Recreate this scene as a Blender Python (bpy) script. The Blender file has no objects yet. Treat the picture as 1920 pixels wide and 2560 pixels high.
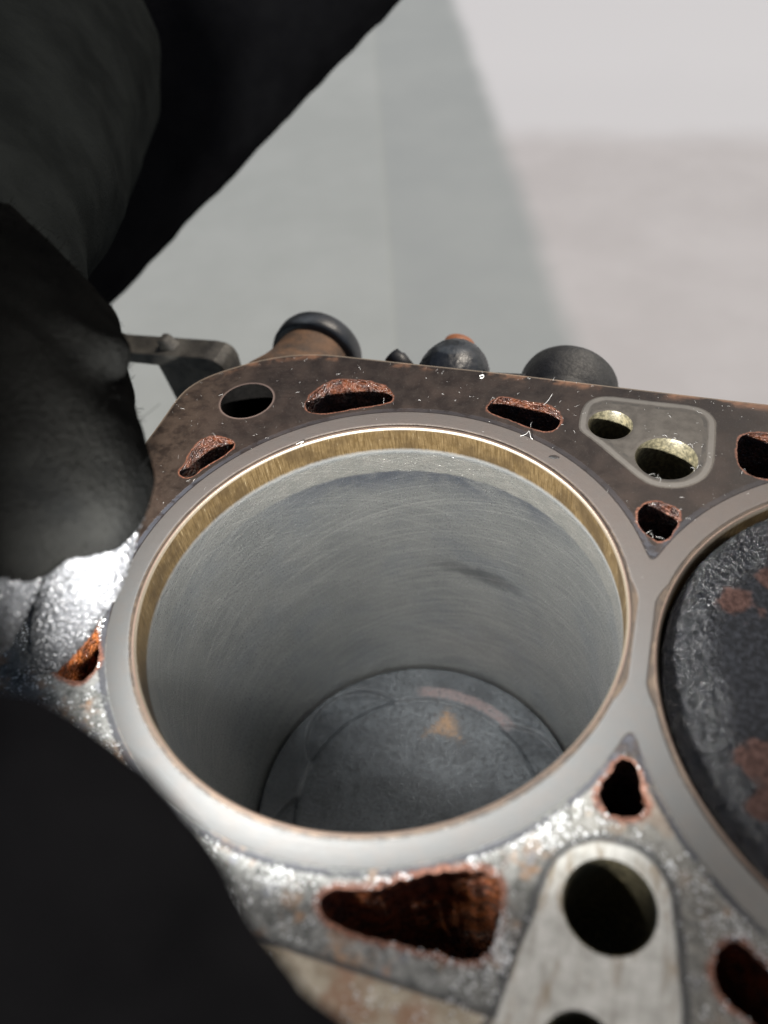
import bpy, bmesh, math, random
import numpy as np
from mathutils import Vector, Matrix, noise
from mathutils.geometry import delaunay_2d_cdt

random.seed(7); rng = np.random.default_rng(7)
scene = bpy.context.scene
COL = scene.collection
MM = 0.001

# ------------------------------------------------------------------ camera
CAM = np.array([37.3626, -74.9634, 106.4137])
CR = np.array([[0.94772897, -0.15027855, 0.28147142],
               [0.30027568, 0.71839364, -0.62749111],
               [-0.10790882, 0.67921052, 0.72596746]])      # columns: right, up, back
cam_data = bpy.data.cameras.new('camera')
cam = bpy.data.objects.new('camera', cam_data); COL.objects.link(cam)
cam_data.sensor_fit = 'HORIZONTAL'; cam_data.sensor_width = 36.0
cam_data.lens = 36.0 * 2016.46 / 1920.0
cam_data.clip_start = 0.004; cam_data.clip_end = 200.0
mw = Matrix([[*CR[i], CAM[i] * MM] for i in range(3)] + [[0, 0, 0, 1]])
cam.matrix_world = mw
cam_data.dof.use_dof = True
cam_data.dof.focus_distance = 0.158
cam_data.dof.aperture_fstop = 15.5
scene.camera = cam

# ------------------------------------------------------------------ light
SUN_AZ, SUN_EL = math.radians(236), math.radians(50)   # direction the light travels towards, elevation
world = bpy.data.worlds.new('World'); scene.world = world; world.use_nodes = True
wnt = world.node_tree
sky = wnt.nodes.new('ShaderNodeTexSky'); sky.sky_type = 'NISHITA'; sky.sun_disc = False
sky.sun_elevation = SUN_EL
sky.sun_rotation = math.atan2(-math.cos(SUN_AZ), -math.sin(SUN_AZ)) % (2 * math.pi)
sky.altitude = 100; sky.air_density = 1.0; sky.dust_density = 2.0; sky.ozone_density = 1.0
bg = wnt.nodes['Background']; bg.inputs['Strength'].default_value = 0.05
wnt.links.new(sky.outputs['Color'], bg.inputs['Color'])
sd_ = Vector((math.cos(SUN_AZ) * math.cos(SUN_EL), math.sin(SUN_AZ) * math.cos(SUN_EL), -math.sin(SUN_EL)))
sun_data = bpy.data.lights.new('sun', 'SUN'); sun_data.energy = 1.5; sun_data.angle = math.radians(16)
sun_data.color = (1.0, 0.90, 0.77)
sun = bpy.data.objects.new('sun', sun_data); COL.objects.link(sun)
sun.rotation_euler = sd_.to_track_quat('-Z', 'Y').to_euler(); sun.location = (-0.5, -0.8, 0.6)
vs = scene.view_settings
vs.view_transform = 'Standard'; vs.look = 'None'; vs.gamma = 1.0; vs.use_curve_mapping = False
vs.exposure = 0.68
scene.render.engine = 'CYCLES'
scene.cycles.use_denoising = True
scene.cycles.max_bounces = 5; scene.cycles.glossy_bounces = 4; scene.cycles.diffuse_bounces = 3
scene.cycles.sample_clamp_indirect = 4.0

# ------------------------------------------------------------------ helpers
def link_obj(name, me, mat=None, parent=None, smooth=True):
    o = bpy.data.objects.new(name, me); COL.objects.link(o)
    if mat is not None:
        me.materials.append(mat)
    if smooth:
        me.polygons.foreach_set('use_smooth', np.ones(len(me.polygons), dtype=bool))
    if parent is not None:
        o.parent = parent
        o.matrix_parent_inverse = Matrix.Translation(-world_loc(parent))
    return o

def world_loc(o):
    v = Vector(o.location); p = o
    while p.parent is not None:
        if p.parent.type != 'EMPTY':
            p = p.parent; continue
        p = p.parent
    return Vector(p.location) if p.type == 'EMPTY' else Vector((0, 0, 0))

def reparent(o, parent):
    o.parent = parent
    if parent.type == 'EMPTY':
        o.matrix_parent_inverse = Matrix.Translation(-Vector(parent.location))
    else:
        o.matrix_parent_inverse = Matrix.Identity(4)

def tag(o, label, cat=None, group=None, kind=None):
    if label: o['label'] = label
    if cat: o['category'] = cat
    if group: o['group'] = group
    if kind: o['kind'] = kind
    return o

def empty(name, loc_mm, label, cat, group=None):
    e = bpy.data.objects.new(name, None); COL.objects.link(e)
    e.empty_display_size = 0.01
    e.location = Vector(loc_mm) * MM
    return tag(e, label, cat, group)

def mesh_np(name, verts_mm, faces):
    me = bpy.data.meshes.new(name)
    v = np.asarray(verts_mm, dtype=np.float32) * MM
    if isinstance(faces, np.ndarray):
        k = faces.shape[1]; n = len(faces)
        me.vertices.add(len(v)); me.vertices.foreach_set('co', v.ravel())
        me.loops.add(n * k); me.loops.foreach_set('vertex_index', faces.astype(np.int32).ravel())
        me.polygons.add(n)
        me.polygons.foreach_set('loop_start', np.arange(0, n * k, k, dtype=np.int32))
        me.polygons.foreach_set('loop_total', np.full(n, k, dtype=np.int32))
        me.update(calc_edges=True); me.validate()
    else:
        me.from_pydata([tuple(t) for t in v], [], faces); me.update()
    return me

def part(name, verts, faces, mat, parent, smooth=True, label=None):
    o = link_obj(name, mesh_np(name, verts, faces), mat, None, smooth)
    if parent is not None: reparent(o, parent)
    if label: o['label'] = label
    return o

def add_attr(me, name, arr):
    a = me.attributes.new(name, 'FLOAT', 'POINT'); a.data.foreach_set('value', np.asarray(arr, dtype=np.float32))

def catmull(pts, step=0.6, closed=True):
    p = np.asarray(pts, float); n = len(p); out = []
    for i in range(n if closed else n - 1):
        p0, p1, p2, p3 = (p[(i - 1) % n], p[i], p[(i + 1) % n], p[(i + 2) % n]) if closed else \
            (p[max(i - 1, 0)], p[i], p[i + 1], p[min(i + 2, n - 1)])
        m = max(1, int(round(np.linalg.norm(p2 - p1) / step)))
        for k in range(m):
            t = k / m
            out.append(0.5 * ((2 * p1) + (-p0 + p2) * t + (2 * p0 - 5 * p1 + 4 * p2 - p3) * t * t + (-p0 + 3 * p1 - 3 * p2 + p3) * t ** 3))
    return np.array(out)

def circle(cx, cy, r, n):
    a = np.linspace(0, 2 * math.pi, n, endpoint=False)
    return np.stack([cx + r * np.cos(a), cy + r * np.sin(a)], 1)

def inside(P, poly):
    x, y = P[:, 0], P[:, 1]; c = np.zeros(len(P), bool); n = len(poly)
    for i in range(n):
        x1, y1 = poly[i]; x2, y2 = poly[(i + 1) % n]
        if y1 == y2: continue
        hit = ((y1 > y) != (y2 > y)) & (x < (x2 - x1) * (y - y1) / (y2 - y1) + x1)
        c ^= hit
    return c

def dist_poly(P, poly, closed=True):
    d = np.full(len(P), 1e9); n = len(poly)
    for i in range(n if closed else n - 1):
        a = poly[i]; b = poly[(i + 1) % n]; ab = b - a; L = ab @ ab
        if L < 1e-12: continue
        t = np.clip(((P - a) @ ab) / L, 0, 1)
        q = P - a - t[:, None] * ab
        d = np.minimum(d, q[:, 0] ** 2 + q[:, 1] ** 2)
    return np.sqrt(d)

def sstep(e0, e1, x):
    t = np.clip((x - e0) / (e1 - e0), 0, 1); return t * t * (3 - 2 * t)

def _hash(ix, iy, iz):
    h = (ix * 374761393 + iy * 668265263 + iz * 2147483647 + 1013904223) & 0xffffffff
    h = ((h ^ (h >> 13)) * 1274126177) & 0xffffffff
    return ((h ^ (h >> 16)) & 0xffff) / 65535.0

def vnoise(P):
    P = np.asarray(P, float); i = np.floor(P).astype(np.int64); f = P - i; f = f * f * (3 - 2 * f)
    r = 0
    for dx in (0, 1):
        for dy in (0, 1):
            for dz in (0, 1):
                w = (f[:, 0] if dx else 1 - f[:, 0]) * (f[:, 1] if dy else 1 - f[:, 1]) * (f[:, 2] if dz else 1 - f[:, 2])
                r = r + w * _hash(i[:, 0] + dx, i[:, 1] + dy, i[:, 2] + dz)
    return r

def fbm(P, sc, oct=3):
    P = np.asarray(P, float) / sc; a, s, t = 0.5, 0, 0
    for k in range(oct):
        s = s + a * vnoise(P + 17.3 * k); t += a; a *= 0.5; P = P * 2.03
    return s / t

def ray(px, py):
    return CR @ np.array([(px * 1.15732 - 960) / 2016.46, -(py * 1.15732 - 1280) / 2016.46, -1.0])

def at(px, py, d):           # layout aid: a point seen at this place of the photograph, d millimetres deep
    return CAM + ray(px, py) * d

# ------------------------------------------------------------------ node helper
class G:
    def __init__(s, name):
        s.m = bpy.data.materials.new(name); s.m.use_nodes = True
        s.nt = s.m.node_tree; s.b = s.nt.nodes['Principled BSDF']
        tc = s.nt.nodes.new('ShaderNodeTexCoord')
        s.mm = s.vm('SCALE', tc.outputs['Object'], sc=1000.0)
        s.uv = tc.outputs['UV']
    def new(s, t): return s.nt.nodes.new(t)
    def put(s, sock, v):
        if isinstance(v, bpy.types.NodeSocket): s.nt.links.new(v, sock)
        elif v is not None: sock.default_value = v
    def vm(s, op, a, b=None, sc=None):
        n = s.new('ShaderNodeVectorMath'); n.operation = op
        s.put(n.inputs[0], a)
        if b is not None: s.put(n.inputs[1], b)
        if sc is not None: s.put(n.inputs['Scale'], sc)
        return n.outputs['Value'] if op in ('LENGTH', 'DOT_PRODUCT', 'DISTANCE') else n.outputs['Vector']
    def ma(s, op, a, b=None, c=None, clamp=False):
        n = s.new('ShaderNodeMath'); n.operation = op; n.use_clamp = clamp
        for i, v in enumerate((a, b, c)):
            if v is not None: s.put(n.inputs[i], v)
        return n.outputs[0]
    def noise(s, scale, detail=3, rough=0.55, vec=None, dist=0.0):
        n = s.new('ShaderNodeTexNoise'); s.put(n.inputs['Vector'], vec or s.mm)
        n.inputs['Scale'].default_value = scale; n.inputs['Detail'].default_value = detail
        n.inputs['Roughness'].default_value = rough; n.inputs['Distortion'].default_value = dist
        return n.outputs['Fac']
    def voro(s, scale, vec=None, feature='F1', out='Distance', rand=1.0):
        n = s.new('ShaderNodeTexVoronoi'); n.feature = feature; s.put(n.inputs['Vector'], vec or s.mm)
        n.inputs['Scale'].default_value = scale; n.inputs['Randomness'].default_value = rand
        return n.outputs[out]
    def attr(s, name):
        n = s.new('ShaderNodeAttribute'); n.attribute_name = name; return n.outputs['Fac']
    def map(s, v, a, b, c=0.0, d=1.0, smooth=True):
        n = s.new('ShaderNodeMapRange'); n.interpolation_type = 'SMOOTHSTEP' if smooth else 'LINEAR'
        s.put(n.inputs[0], v)
        for i, t in enumerate((a, b, c, d)): s.put(n.inputs[1 + i], t)
        return n.outputs[0]
    def mix(s, f, a, b):
        n = s.new('ShaderNodeMix'); n.data_type = 'RGBA'
        s.put(n.inputs[0], f)
        for i, v in ((6, a), (7, b)):
            s.put(n.inputs[i], (*v, 1.0) if isinstance(v, tuple) and len(v) == 3 else v)
        return n.outputs[2]
    def mixf(s, f, a, b):
        n = s.new('ShaderNodeMix'); n.data_type = 'FLOAT'
        s.put(n.inputs[0], f); s.put(n.inputs[2], a); s.put(n.inputs[3], b)
        return n.outputs[0]
    def mapping(s, vec, scale=(1, 1, 1), rot=(0, 0, 0), loc=(0, 0, 0)):
        n = s.new('ShaderNodeMapping'); s.put(n.inputs[0], vec)
        n.inputs['Scale'].default_value = scale; n.inputs['Rotation'].default_value = rot; n.inputs['Location'].default_value = loc
        return n.outputs[0]
    def sep(s, vec):
        n = s.new('ShaderNodeSeparateXYZ'); s.put(n.inputs[0], vec); return n.outputs
    def comb(s, x, y, z):
        n = s.new('ShaderNodeCombineXYZ')
        for i, v in enumerate((x, y, z)): s.put(n.inputs[i], v)
        return n.outputs[0]
    def bump(s, h, dist_mm, strength=1.0, normal=None):
        n = s.new('ShaderNodeBump'); n.inputs['Strength'].default_value = strength
        n.inputs['Distance'].default_value = dist_mm * MM; s.put(n.inputs['Height'], h)
        if normal is not None: s.put(n.inputs['Normal'], normal)
        return n.outputs[0]
    def out(s, color=None, rough=None, metal=None, normal=None, spec=None, **kw):
        for k, v in (('Base Color', color), ('Roughness', rough), ('Metallic', metal), ('Normal', normal), ('Specular IOR Level', spec)):
            if v is not None: s.put(s.b.inputs[k], (*v, 1.0) if isinstance(v, tuple) and len(v) == 3 else v)
        for k, v in kw.items(): s.put(s.b.inputs[k.replace('_', ' ')], v)
        return s.m

# ------------------------------------------------------------------ materials
def mat_deck():
    g = G('deck_stained_iron')
    X, Y, Z = g.sep(g.mm)
    cool, bolt, p1, p2, edge, ring, oline, rec = [g.attr(k) for k in ('cool', 'bolt', 'plat1', 'plat2', 'edge', 'ring', 'oline', 'recess')]
    n_big = g.noise(0.09, 4, 0.6); n_mid = g.noise(0.35, 5, 0.65); n_fine = g.noise(2.2, 4, 0.7); n_vf = g.noise(7.0, 3, 0.7)
    # near half of the deck carries pale dried coolant crust, far half brown oil film
    ycr = g.ma('ADD', Y, g.ma('MULTIPLY', g.ma('SUBTRACT', n_big, 0.5), 26.0))
    ycr = g.ma('ADD', ycr, g.ma('MULTIPLY', g.ma('SUBTRACT', n_mid, 0.5), 8.0))
    ycr = g.ma('ADD', ycr, g.ma('MULTIPLY', g.ma('ADD', X, 45.0), 0.10))
    ycr = g.ma('ADD', ycr, g.map(X, -18.0, -48.0, 0.0, 8.0))  # crust held back at left, bare film stands in for finger shade
    crust = g.map(ycr, -6.0, -20.0)
    # brown film
    film = g.mix(g.map(n_mid, 0.30, 0.72), (0.0105, 0.0073, 0.0058), (0.0175, 0.0125, 0.0100))
    film = g.mix(g.map(n_big, 0.42, 0.62, 0, 0.6), film, (0.030, 0.0205, 0.016))
    film = g.mix(g.map(n_fine, 0.54, 0.75, 0.0, 0.28), film, (0.050, 0.040, 0.034))
    leftw = g.map(X, -40.0, -57.0, 0.0, 1.0)
    film = g.mix(g.ma('MULTIPLY', leftw, g.map(n_mid, 0.35, 0.6, 0.1, 0.6)), film, (0.050, 0.034, 0.024))
    fl = g.noise(3.4, 2, 0.5, vec=g.mapping(g.mm, (1, 2.2, 1), (0, 0, -0.15)))
    film = g.mix(g.map(fl, 0.68, 0.74, 0.0, 0.5), film, (0.20, 0.19, 0.17))
    # pale crust
    cr = g.mix(g.map(n_mid, 0.32, 0.66), (0.070, 0.074, 0.070), (0.24, 0.243, 0.232))
    cr = g.mix(g.map(n_fine, 0.52, 0.70, 0, 0.7), cr, (0.46, 0.475, 0.475))
    cr = g.mix(g.map(g.noise(0.22, 4, 0.6, vec=g.mapping(g.mm, loc=(31, 7, 3))), 0.53, 0.66, 0, 0.75), cr, (0.24, 0.165, 0.115))
    cr = g.mix(g.map(g.noise(0.30, 4, 0.6, vec=g.mapping(g.mm, loc=(3, 57, 9))), 0.58, 0.68, 0, 0.7), cr, (0.20, 0.21, 0.235))
    rightw = g.map(X, 22.0, 44.0, 0.0, 0.62)
    cr = g.mix(g.ma('MULTIPLY', rightw, g.map(n_mid, 0.25, 0.6, 0.6, 1.0)), cr, (0.185, 0.175, 0.15))
    cr = g.mix(g.map(g.noise(0.16, 3, 0.6, vec=g.mapping(g.mm, loc=(11, 3, 77))), 0.60, 0.72, 0, 0.6), cr, (0.36, 0.20, 0.10))
    col = g.mix(crust, film, cr)
    # beige strip outside the gasket line at the near edge
    front = g.map(Y, -54.6, -55.2)
    beige = g.mix(g.map(n_mid, 0.3, 0.7), (0.30, 0.25, 0.18), (0.52, 0.47, 0.38))
    beige = g.mix(g.map(n_big, 0.5, 0.62, 0, 0.7), beige, (0.27, 0.135, 0.075))
    col = g.mix(front, col, beige)
    gl = g.ma('ABSOLUTE', g.ma('ADD', g.ma('ADD', Y, 54.9), g.ma('MULTIPLY', g.ma('SUBTRACT', n_mid, 0.5), 0.6)))
    col = g.mix(g.map(gl, 0.5, 0.15, 0, 0.85), col, (0.055, 0.055, 0.058))
    # machined plateaus round the bolt holes
    w1 = g.ma('ADD', p1, g.ma('MULTIPLY', g.ma('SUBTRACT', n_fine, 0.5), 0.35))
    in1 = g.map(w1, 0.05, -0.12)
    pc1 = g.mix(g.map(n_mid, 0.3, 0.7), (0.056, 0.050, 0.043), (0.084, 0.076, 0.066))
    bead = g.ma('MULTIPLY', g.map(w1, -0.25, -0.45), g.map(w1, -1.5, -1.15))
    bead2 = g.map(g.ma('ABSOLUTE', g.ma('ADD', w1, 2.0)), 0.55, 0.2, 0, 0.75)
    pc1 = g.mix(g.ma('MULTIPLY', bead2, g.map(n_mid, 0.4, 0.6)), pc1, (0.04, 0.037, 0.034))
    pc1 = g.mix(g.ma('MULTIPLY', bead, 0.55), pc1, (0.15, 0.14, 0.127))
    col = g.mix(in1, col, pc1)
    w2 = g.ma('ADD', g.ma('ADD', p2, g.ma('MULTIPLY', g.ma('SUBTRACT', n_mid, 0.5), 1.0)), g.ma('MULTIPLY', g.ma('SUBTRACT', n_fine, 0.5), 0.5))
    in2 = g.map(w2, 0.22, -0.25)
    pc2 = g.mix(g.map(n_mid, 0.3, 0.7), (0.31, 0.31, 0.285), (0.50, 0.50, 0.47))
    pc2 = g.mix(g.map(g.noise(0.20, 4, 0.6, vec=g.mapping(g.mm, (1.6, 0.5, 1), (0, 0, 0.2))), 0.51, 0.66, 0, 0.8), pc2, (0.20, 0.155, 0.10))
    pc2 = g.mix(g.map(g.noise(1.0, 4, 0.65, vec=g.mapping(g.mm, (1.3, 0.09, 1), (0, 0, 0.12))), 0.52, 0.66, 0, 0.5), pc2, (0.20, 0.185, 0.155))
    pc2 = g.mix(g.map(n_fine, 0.60, 0.72, 0, 0.5), pc2, (0.22, 0.19, 0.15))
    pc2 = g.mix(g.map(g.noise(1.0, 3, 0.6, vec=g.mapping(g.mm, (0.12, 6.0, 1), (0, 0, 0.5))), 0.64, 0.70, 0, 0.35), pc2, (0.72, 0.71, 0.68))
    col = g.mix(in2, col, pc2)
    dk2 = g.ma('MULTIPLY', g.map(w2, 0.05, 0.22), g.map(w2, 1.15, 0.85))
    col = g.mix(g.ma('MULTIPLY', dk2, g.map(n_fine, 0.3, 0.55, 0.35, 0.85)), col, (0.06, 0.062, 0.064))
    # sealing ring print
    wr = g.ma('ADD', ring, g.ma('MULTIPLY', g.ma('SUBTRACT', n_fine, 0.5), 0.30))
    inr = g.map(wr, 0.06, -0.10)
    rc = g.mix(g.map(Y, 30.0, -20.0), (0.092, 0.078, 0.070), (0.075, 0.077, 0.077))
    rc = g.mix(g.map(n_mid, 0.35, 0.7, 0, 0.5), rc, (0.085, 0.078, 0.073))
    rc = g.mix(g.map(n_vf, 0.55, 0.75, 0, 0.35), rc, (0.26, 0.26, 0.26))
    lo = g.map(g.ma('ABSOLUTE', g.ma('SUBTRACT', g.ma('ADD', oline, g.ma('MULTIPLY', g.ma('SUBTRACT', n_fine, 0.5), 0.9)), 0.62)), 0.62, 0.40)
    lo = g.ma('MULTIPLY', lo, g.map(n_mid, 0.34, 0.50, 0.25, 1.0))
    lo = g.ma('MULTIPLY', lo, g.map(Y, 34.0, 8.0, 0.25, 0.9))
    col = g.mix(lo, col, (0.040, 0.042, 0.050))
    # brown recess between ring print and bore rim
    inrec = g.map(g.ma('ADD', rec, g.ma('MULTIPLY', g.ma('SUBTRACT', n_fine, 0.5), 0.25)), 0.06, -0.06)
    rcol = g.mix(g.map(n_mid, 0.4, 0.6), (0.034, 0.027, 0.022), (0.056, 0.042, 0.031))
    col = g.mix(inr, col, rc)
    col = g.mix(inrec, col, rcol)
    # rust round the water passages
    wid = g.mixf(crust, 0.42, 1.15)
    rw = g.ma('DIVIDE', g.ma('ADD', cool, g.ma('MULTIPLY', g.ma('SUBTRACT', n_mid, 0.45), 1.6)), wid)
    rr = g.ma('MULTIPLY', g.map(rw, 1.15, 0.35), g.ma('SUBTRACT', 1.0, inr))
    rust = g.mix(g.map(n_fine, 0.35, 0.65), (0.07, 0.022, 0.013), (0.27, 0.115, 0.070))
    col = g.mix(g.ma('MULTIPLY', rr, g.mixf(crust, 0.6, 0.9)), col, rust)
    rb = g.map(bolt, 0.55, 0.15, 0, 0.6)
    col = g.mix(g.ma('MULTIPLY', rb, g.ma('SUBTRACT', 1.0, g.ma('MAXIMUM', in1, in2))), col, (0.14, 0.10, 0.085))
    # rust line and bare metal on the outer edge
    re = g.ma('MULTIPLY', g.map(edge, 2.6, 0.6), g.map(n_big, 0.50, 0.62))
    col = g.mix(g.ma('MULTIPLY', re, 0.75), col, (0.17, 0.085, 0.048))
    col = g.mix(g.map(edge, 0.5, 0.15, 0, 0.5), col, (0.20, 0.16, 0.12))
    # relief
    h = g.ma('ADD', g.ma('MULTIPLY', n_fine, 0.6), g.ma('MULTIPLY', n_vf, 0.4))
    flat = g.ma('MAXIMUM', g.ma('MAXIMUM', inr, in1), in2)
    amt = g.mixf(crust, 0.10, 1.0)
    amt = g.mixf(flat, amt, 0.10)
    h2 = g.ma('MULTIPLY', h, amt)
    h2 = g.ma('SUBTRACT', h2, g.ma('MULTIPLY', g.ma('MAXIMUM', lo, inrec), 0.25))
    rad = g.vm('LENGTH', g.comb(X, Y, 0.0))
    lathe = g.noise(1.0, 2, 0.5, vec=g.comb(g.ma('MULTIPLY', rad, 5.0), 0.0, 0.0))
    scr = g.noise(1.0, 2, 0.6, vec=g.mapping(g.mm, (0.25, 7.0, 1), (0, 0, 0.75)))
    h2 = g.ma('ADD', h2, g.ma('MULTIPLY', g.ma('MULTIPLY', g.ma('ADD', lathe, scr), 0.07), inr))
    nrm = g.bump(h2, 0.55, 0.9)
    rough = g.mixf(crust, g.map(n_mid, 0.3, 0.7, 0.40, 0.58), g.map(n_fine, 0.4, 0.65, 0.66, 0.42))
    rough = g.mixf(inr, rough, 0.52)
    tang = g.vm('NORMALIZE', g.comb(g.ma('MULTIPLY', Y, -1.0), X, 0.0))
    metal = g.ma('MULTIPLY', inr, 0.35)
    metal = g.ma('MAXIMUM', metal, g.ma('MULTIPLY', in1, 0.35))
    g.out(col, rough, metal, nrm, g.mixf(crust, 0.22, 0.32))
    g.put(g.b.inputs['Anisotropic'], g.ma('MULTIPLY', inr, 0.55)); g.put(g.b.inputs['Tangent'], tang)
    return g.m

def mat_rust(name='rusty_casting', dark=(0.010, 0.003, 0.002), lit=(0.085, 0.025, 0.009), k=1.0):
    g = G(name)
    n1 = g.noise(0.5 * k, 4, 0.65); n2 = g.noise(2.0 * k, 4, 0.7)
    v = g.voro(1.7 * k)
    c = g.mix(g.map(n1, 0.35, 0.66), dark, lit)
    c = g.mix(g.map(n2, 0.55, 0.72, 0, 0.45), c, (0.17, 0.060, 0.024))
    h = g.ma('ADD', g.ma('MULTIPLY', v, 0.7), n2)
    return g.out(c, g.map(n2, 0.42, 0.62, 0.12, 0.55), 0.0, g.bump(h, 0.8, 1.0), 0.9)

def mat_bore():
    g = G('honed_bore_iron')
    U, V, _ = g.sep(g.vm('SCALE', g.uv, sc=1000.0))        # mm round the bore, mm below the deck
    uvv = g.comb(U, V, 0.0)
    def hatch(ang, s, sx=0.008):
        r = g.mapping(uvv, (1, 1, 1), (0, 0, ang)); rx, ry, rz = g.sep(r)
        return g.noise(1.0, 3, 0.6, vec=g.comb(g.ma('MULTIPLY', rx, sx * s), g.ma('MULTIPLY', ry, s), 0.3))
    h1 = hatch(0.30, 2.2); h2 = hatch(-0.30, 2.2); h3 = hatch(0.22, 5.5, 0.008); h4 = hatch(-0.33, 5.5, 0.008); h5 = hatch(0.27, 11.0, 0.006)
    nb = g.noise(0.07, 4, 0.6, vec=uvv); nm = g.noise(0.30, 4, 0.6, vec=uvv); nf = g.noise(2.5, 3, 0.7, vec=uvv)
    scr = g.ma('MAXIMUM', g.map(h1, 0.59, 0.69, 0, 0.55), g.map(h2, 0.60, 0.70, 0, 0.45))
    scr = g.ma('MAXIMUM', scr, g.map(h3, 0.58, 0.68, 0, 0.8))
    scr = g.ma('MAXIMUM', scr, g.map(h5, 0.56, 0.68, 0, 0.7))
    scr = g.ma('MAXIMUM', scr, g.map(h4, 0.60, 0.70, 0, 0.6))
    base = g.mix(g.map(nb, 0.3, 0.7), (0.33, 0.343, 0.343), (0.43, 0.438, 0.43))
    base = g.mix(g.map(nf, 0.40, 0.62, 0, 0.4), base, (0.52, 0.525, 0.51))
    base = g.mix(g.map(g.noise(0.05, 3, 0.6, vec=g.mapping(uvv, loc=(9, 31, 0))), 0.48, 0.68, 0, 0.3), base, (0.27, 0.31, 0.37))  # bluish patches paint a cool reflection into the wall
    base = g.mix(g.ma('MULTIPLY', scr, 0.85), base, (0.88, 0.87, 0.83))
    # polished belt just under the carbon ring, darker stained edge under it
    vb = g.ma('ADD', V, g.ma('MULTIPLY', g.ma('SUBTRACT', nm, 0.5), 0.9))
    under = g.ma('MULTIPLY', g.map(vb, -11.8, -12.1), g.map(V, -19.5, -12.5))
    under = g.ma('MULTIPLY', under, g.ma('MULTIPLY', g.map(nb, 0.36, 0.58, 0.1, 0.9), g.map(nf, 0.3, 0.6, 0.6, 1.0)))
    under = g.ma('MULTIPLY', under, g.ma('MULTIPLY', g.map(U, 28.0, 48.0), g.map(U, 112.0, 78.0)))
    base = g.mix(g.ma('MULTIPLY', g.map(g.noise(6.0, 2, 0.8, vec=uvv), 0.42, 0.62), 0.5), base, (0.16, 0.163, 0.165))
    base = g.mix(under, base, (0.13, 0.148, 0.19))
    belt = g.ma('MULTIPLY', g.map(vb, -12.5, -11.5), g.ma('MULTIPLY', g.map(U, -5.0, 30.0, 0.25, 0.9), g.map(U, 125.0, 85.0, 0.15, 1.0)))
    beltc = g.mix(g.map(nm, 0.35, 0.7), (0.48, 0.475, 0.44), (0.57, 0.55, 0.505))
    beltc = g.mix(g.map(V, -7.6, -6.3, 0, 0.7), beltc, (0.44, 0.48, 0.505))
    beltc = g.mix(g.ma('MULTIPLY', scr, 0.6), beltc, (0.80, 0.78, 0.74))
    base = g.mix(belt, base, beltc)
    # oil smear half way down on the far wall
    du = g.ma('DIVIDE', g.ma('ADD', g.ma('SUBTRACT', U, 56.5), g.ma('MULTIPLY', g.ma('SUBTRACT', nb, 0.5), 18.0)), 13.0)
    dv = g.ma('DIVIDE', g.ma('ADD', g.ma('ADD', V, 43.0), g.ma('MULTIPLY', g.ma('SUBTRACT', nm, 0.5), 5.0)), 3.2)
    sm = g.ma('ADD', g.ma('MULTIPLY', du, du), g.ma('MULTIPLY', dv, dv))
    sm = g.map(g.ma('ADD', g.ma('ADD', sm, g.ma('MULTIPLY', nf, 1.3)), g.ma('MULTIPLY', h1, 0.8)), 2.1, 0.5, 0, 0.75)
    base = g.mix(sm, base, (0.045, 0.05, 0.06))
    # amber carbon belt above the ring travel
    vt = g.ma('ADD', V, g.ma('MULTIPLY', g.ma('SUBTRACT', g.noise(1.0, 3, 0.6, vec=g.comb(g.ma('MULTIPLY', U, 0.6), 0.0, 0.0)), 0.5), 0.5))
    gold = g.map(g.ma('ADD', vt, g.ma('MULTIPLY', g.ma('SUBTRACT', nf, 0.5), 0.5)), -7.0, -5.3)
    st = g.noise(1.0, 3, 0.65, vec=g.comb(g.ma('MULTIPLY', U, 2.8), g.ma('MULTIPLY', V, 0.22), 0.0))
    gc = g.mix(g.map(st, 0.33, 0.62), (0.062, 0.041, 0.018), (0.118, 0.082, 0.040))
    gc = g.mix(g.map(g.noise(0.9, 4, 0.7, vec=uvv), 0.45, 0.7, 0, 0.55), gc, (0.058, 0.036, 0.013))
    gc = g.mix(g.map(g.noise(0.12, 3, 0.6, vec=uvv), 0.45, 0.62, 0, 0.7), gc, (0.045, 0.030, 0.015))
    gc = g.mix(g.map(st, 0.64, 0.72, 0, 0.7), gc, (0.30, 0.25, 0.16))
    base = g.mix(gold, base, gc)
    rim = g.map(V, -0.72, -0.62)
    base = g.mix(rim, base, (0.14, 0.118, 0.09))
    top = g.map(V, -0.16, -0.08)
    base = g.mix(top, base, (0.10, 0.07, 0.055))
    rough = g.ma('ADD', g.map(nf, 0.3, 0.7, 0.24, 0.37), g.ma('MULTIPLY', sm, 0.1))
    rough = g.mixf(gold, rough, 0.36); rough = g.mixf(rim, rough, 0.40)
    hh = g.ma('ADD', g.ma('ADD', h1, h2), g.ma('MULTIPLY', g.ma('ADD', h3, h4), 0.45))
    hh = g.mixf(gold, hh, g.ma('MULTIPLY', st, 1.2))
    nrm = g.bump(hh, 0.10, 1.0)
    tn = g.new('ShaderNodeTangent'); tn.direction_type = 'UV_MAP'; tn.uv_map = 'UVMap'
    g.out(base, rough, g.mixf(gold, 0.93, 0.55), nrm, 0.5)
    g.put(g.b.inputs['Anisotropic'], 0.8); g.put(g.b.inputs['Tangent'], tn.outputs[0])
    return g.m

def mat_hole(name='drilled_hole_iron'):
    g = G(name)
    X, Y, Z = g.sep(g.mm)
    n = g.noise(1.2, 4, 0.6)
    c = g.mix(g.map(n, 0.35, 0.7), (0.060, 0.054, 0.034), (0.17, 0.15, 0.095))
    c = g.mix(g.map(n, 0.62, 0.7, 0, 0.6), c, (0.28, 0.21, 0.09))
    return g.out(c, 0.42, 0.30, g.bump(n, 0.12, 0.8))

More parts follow.
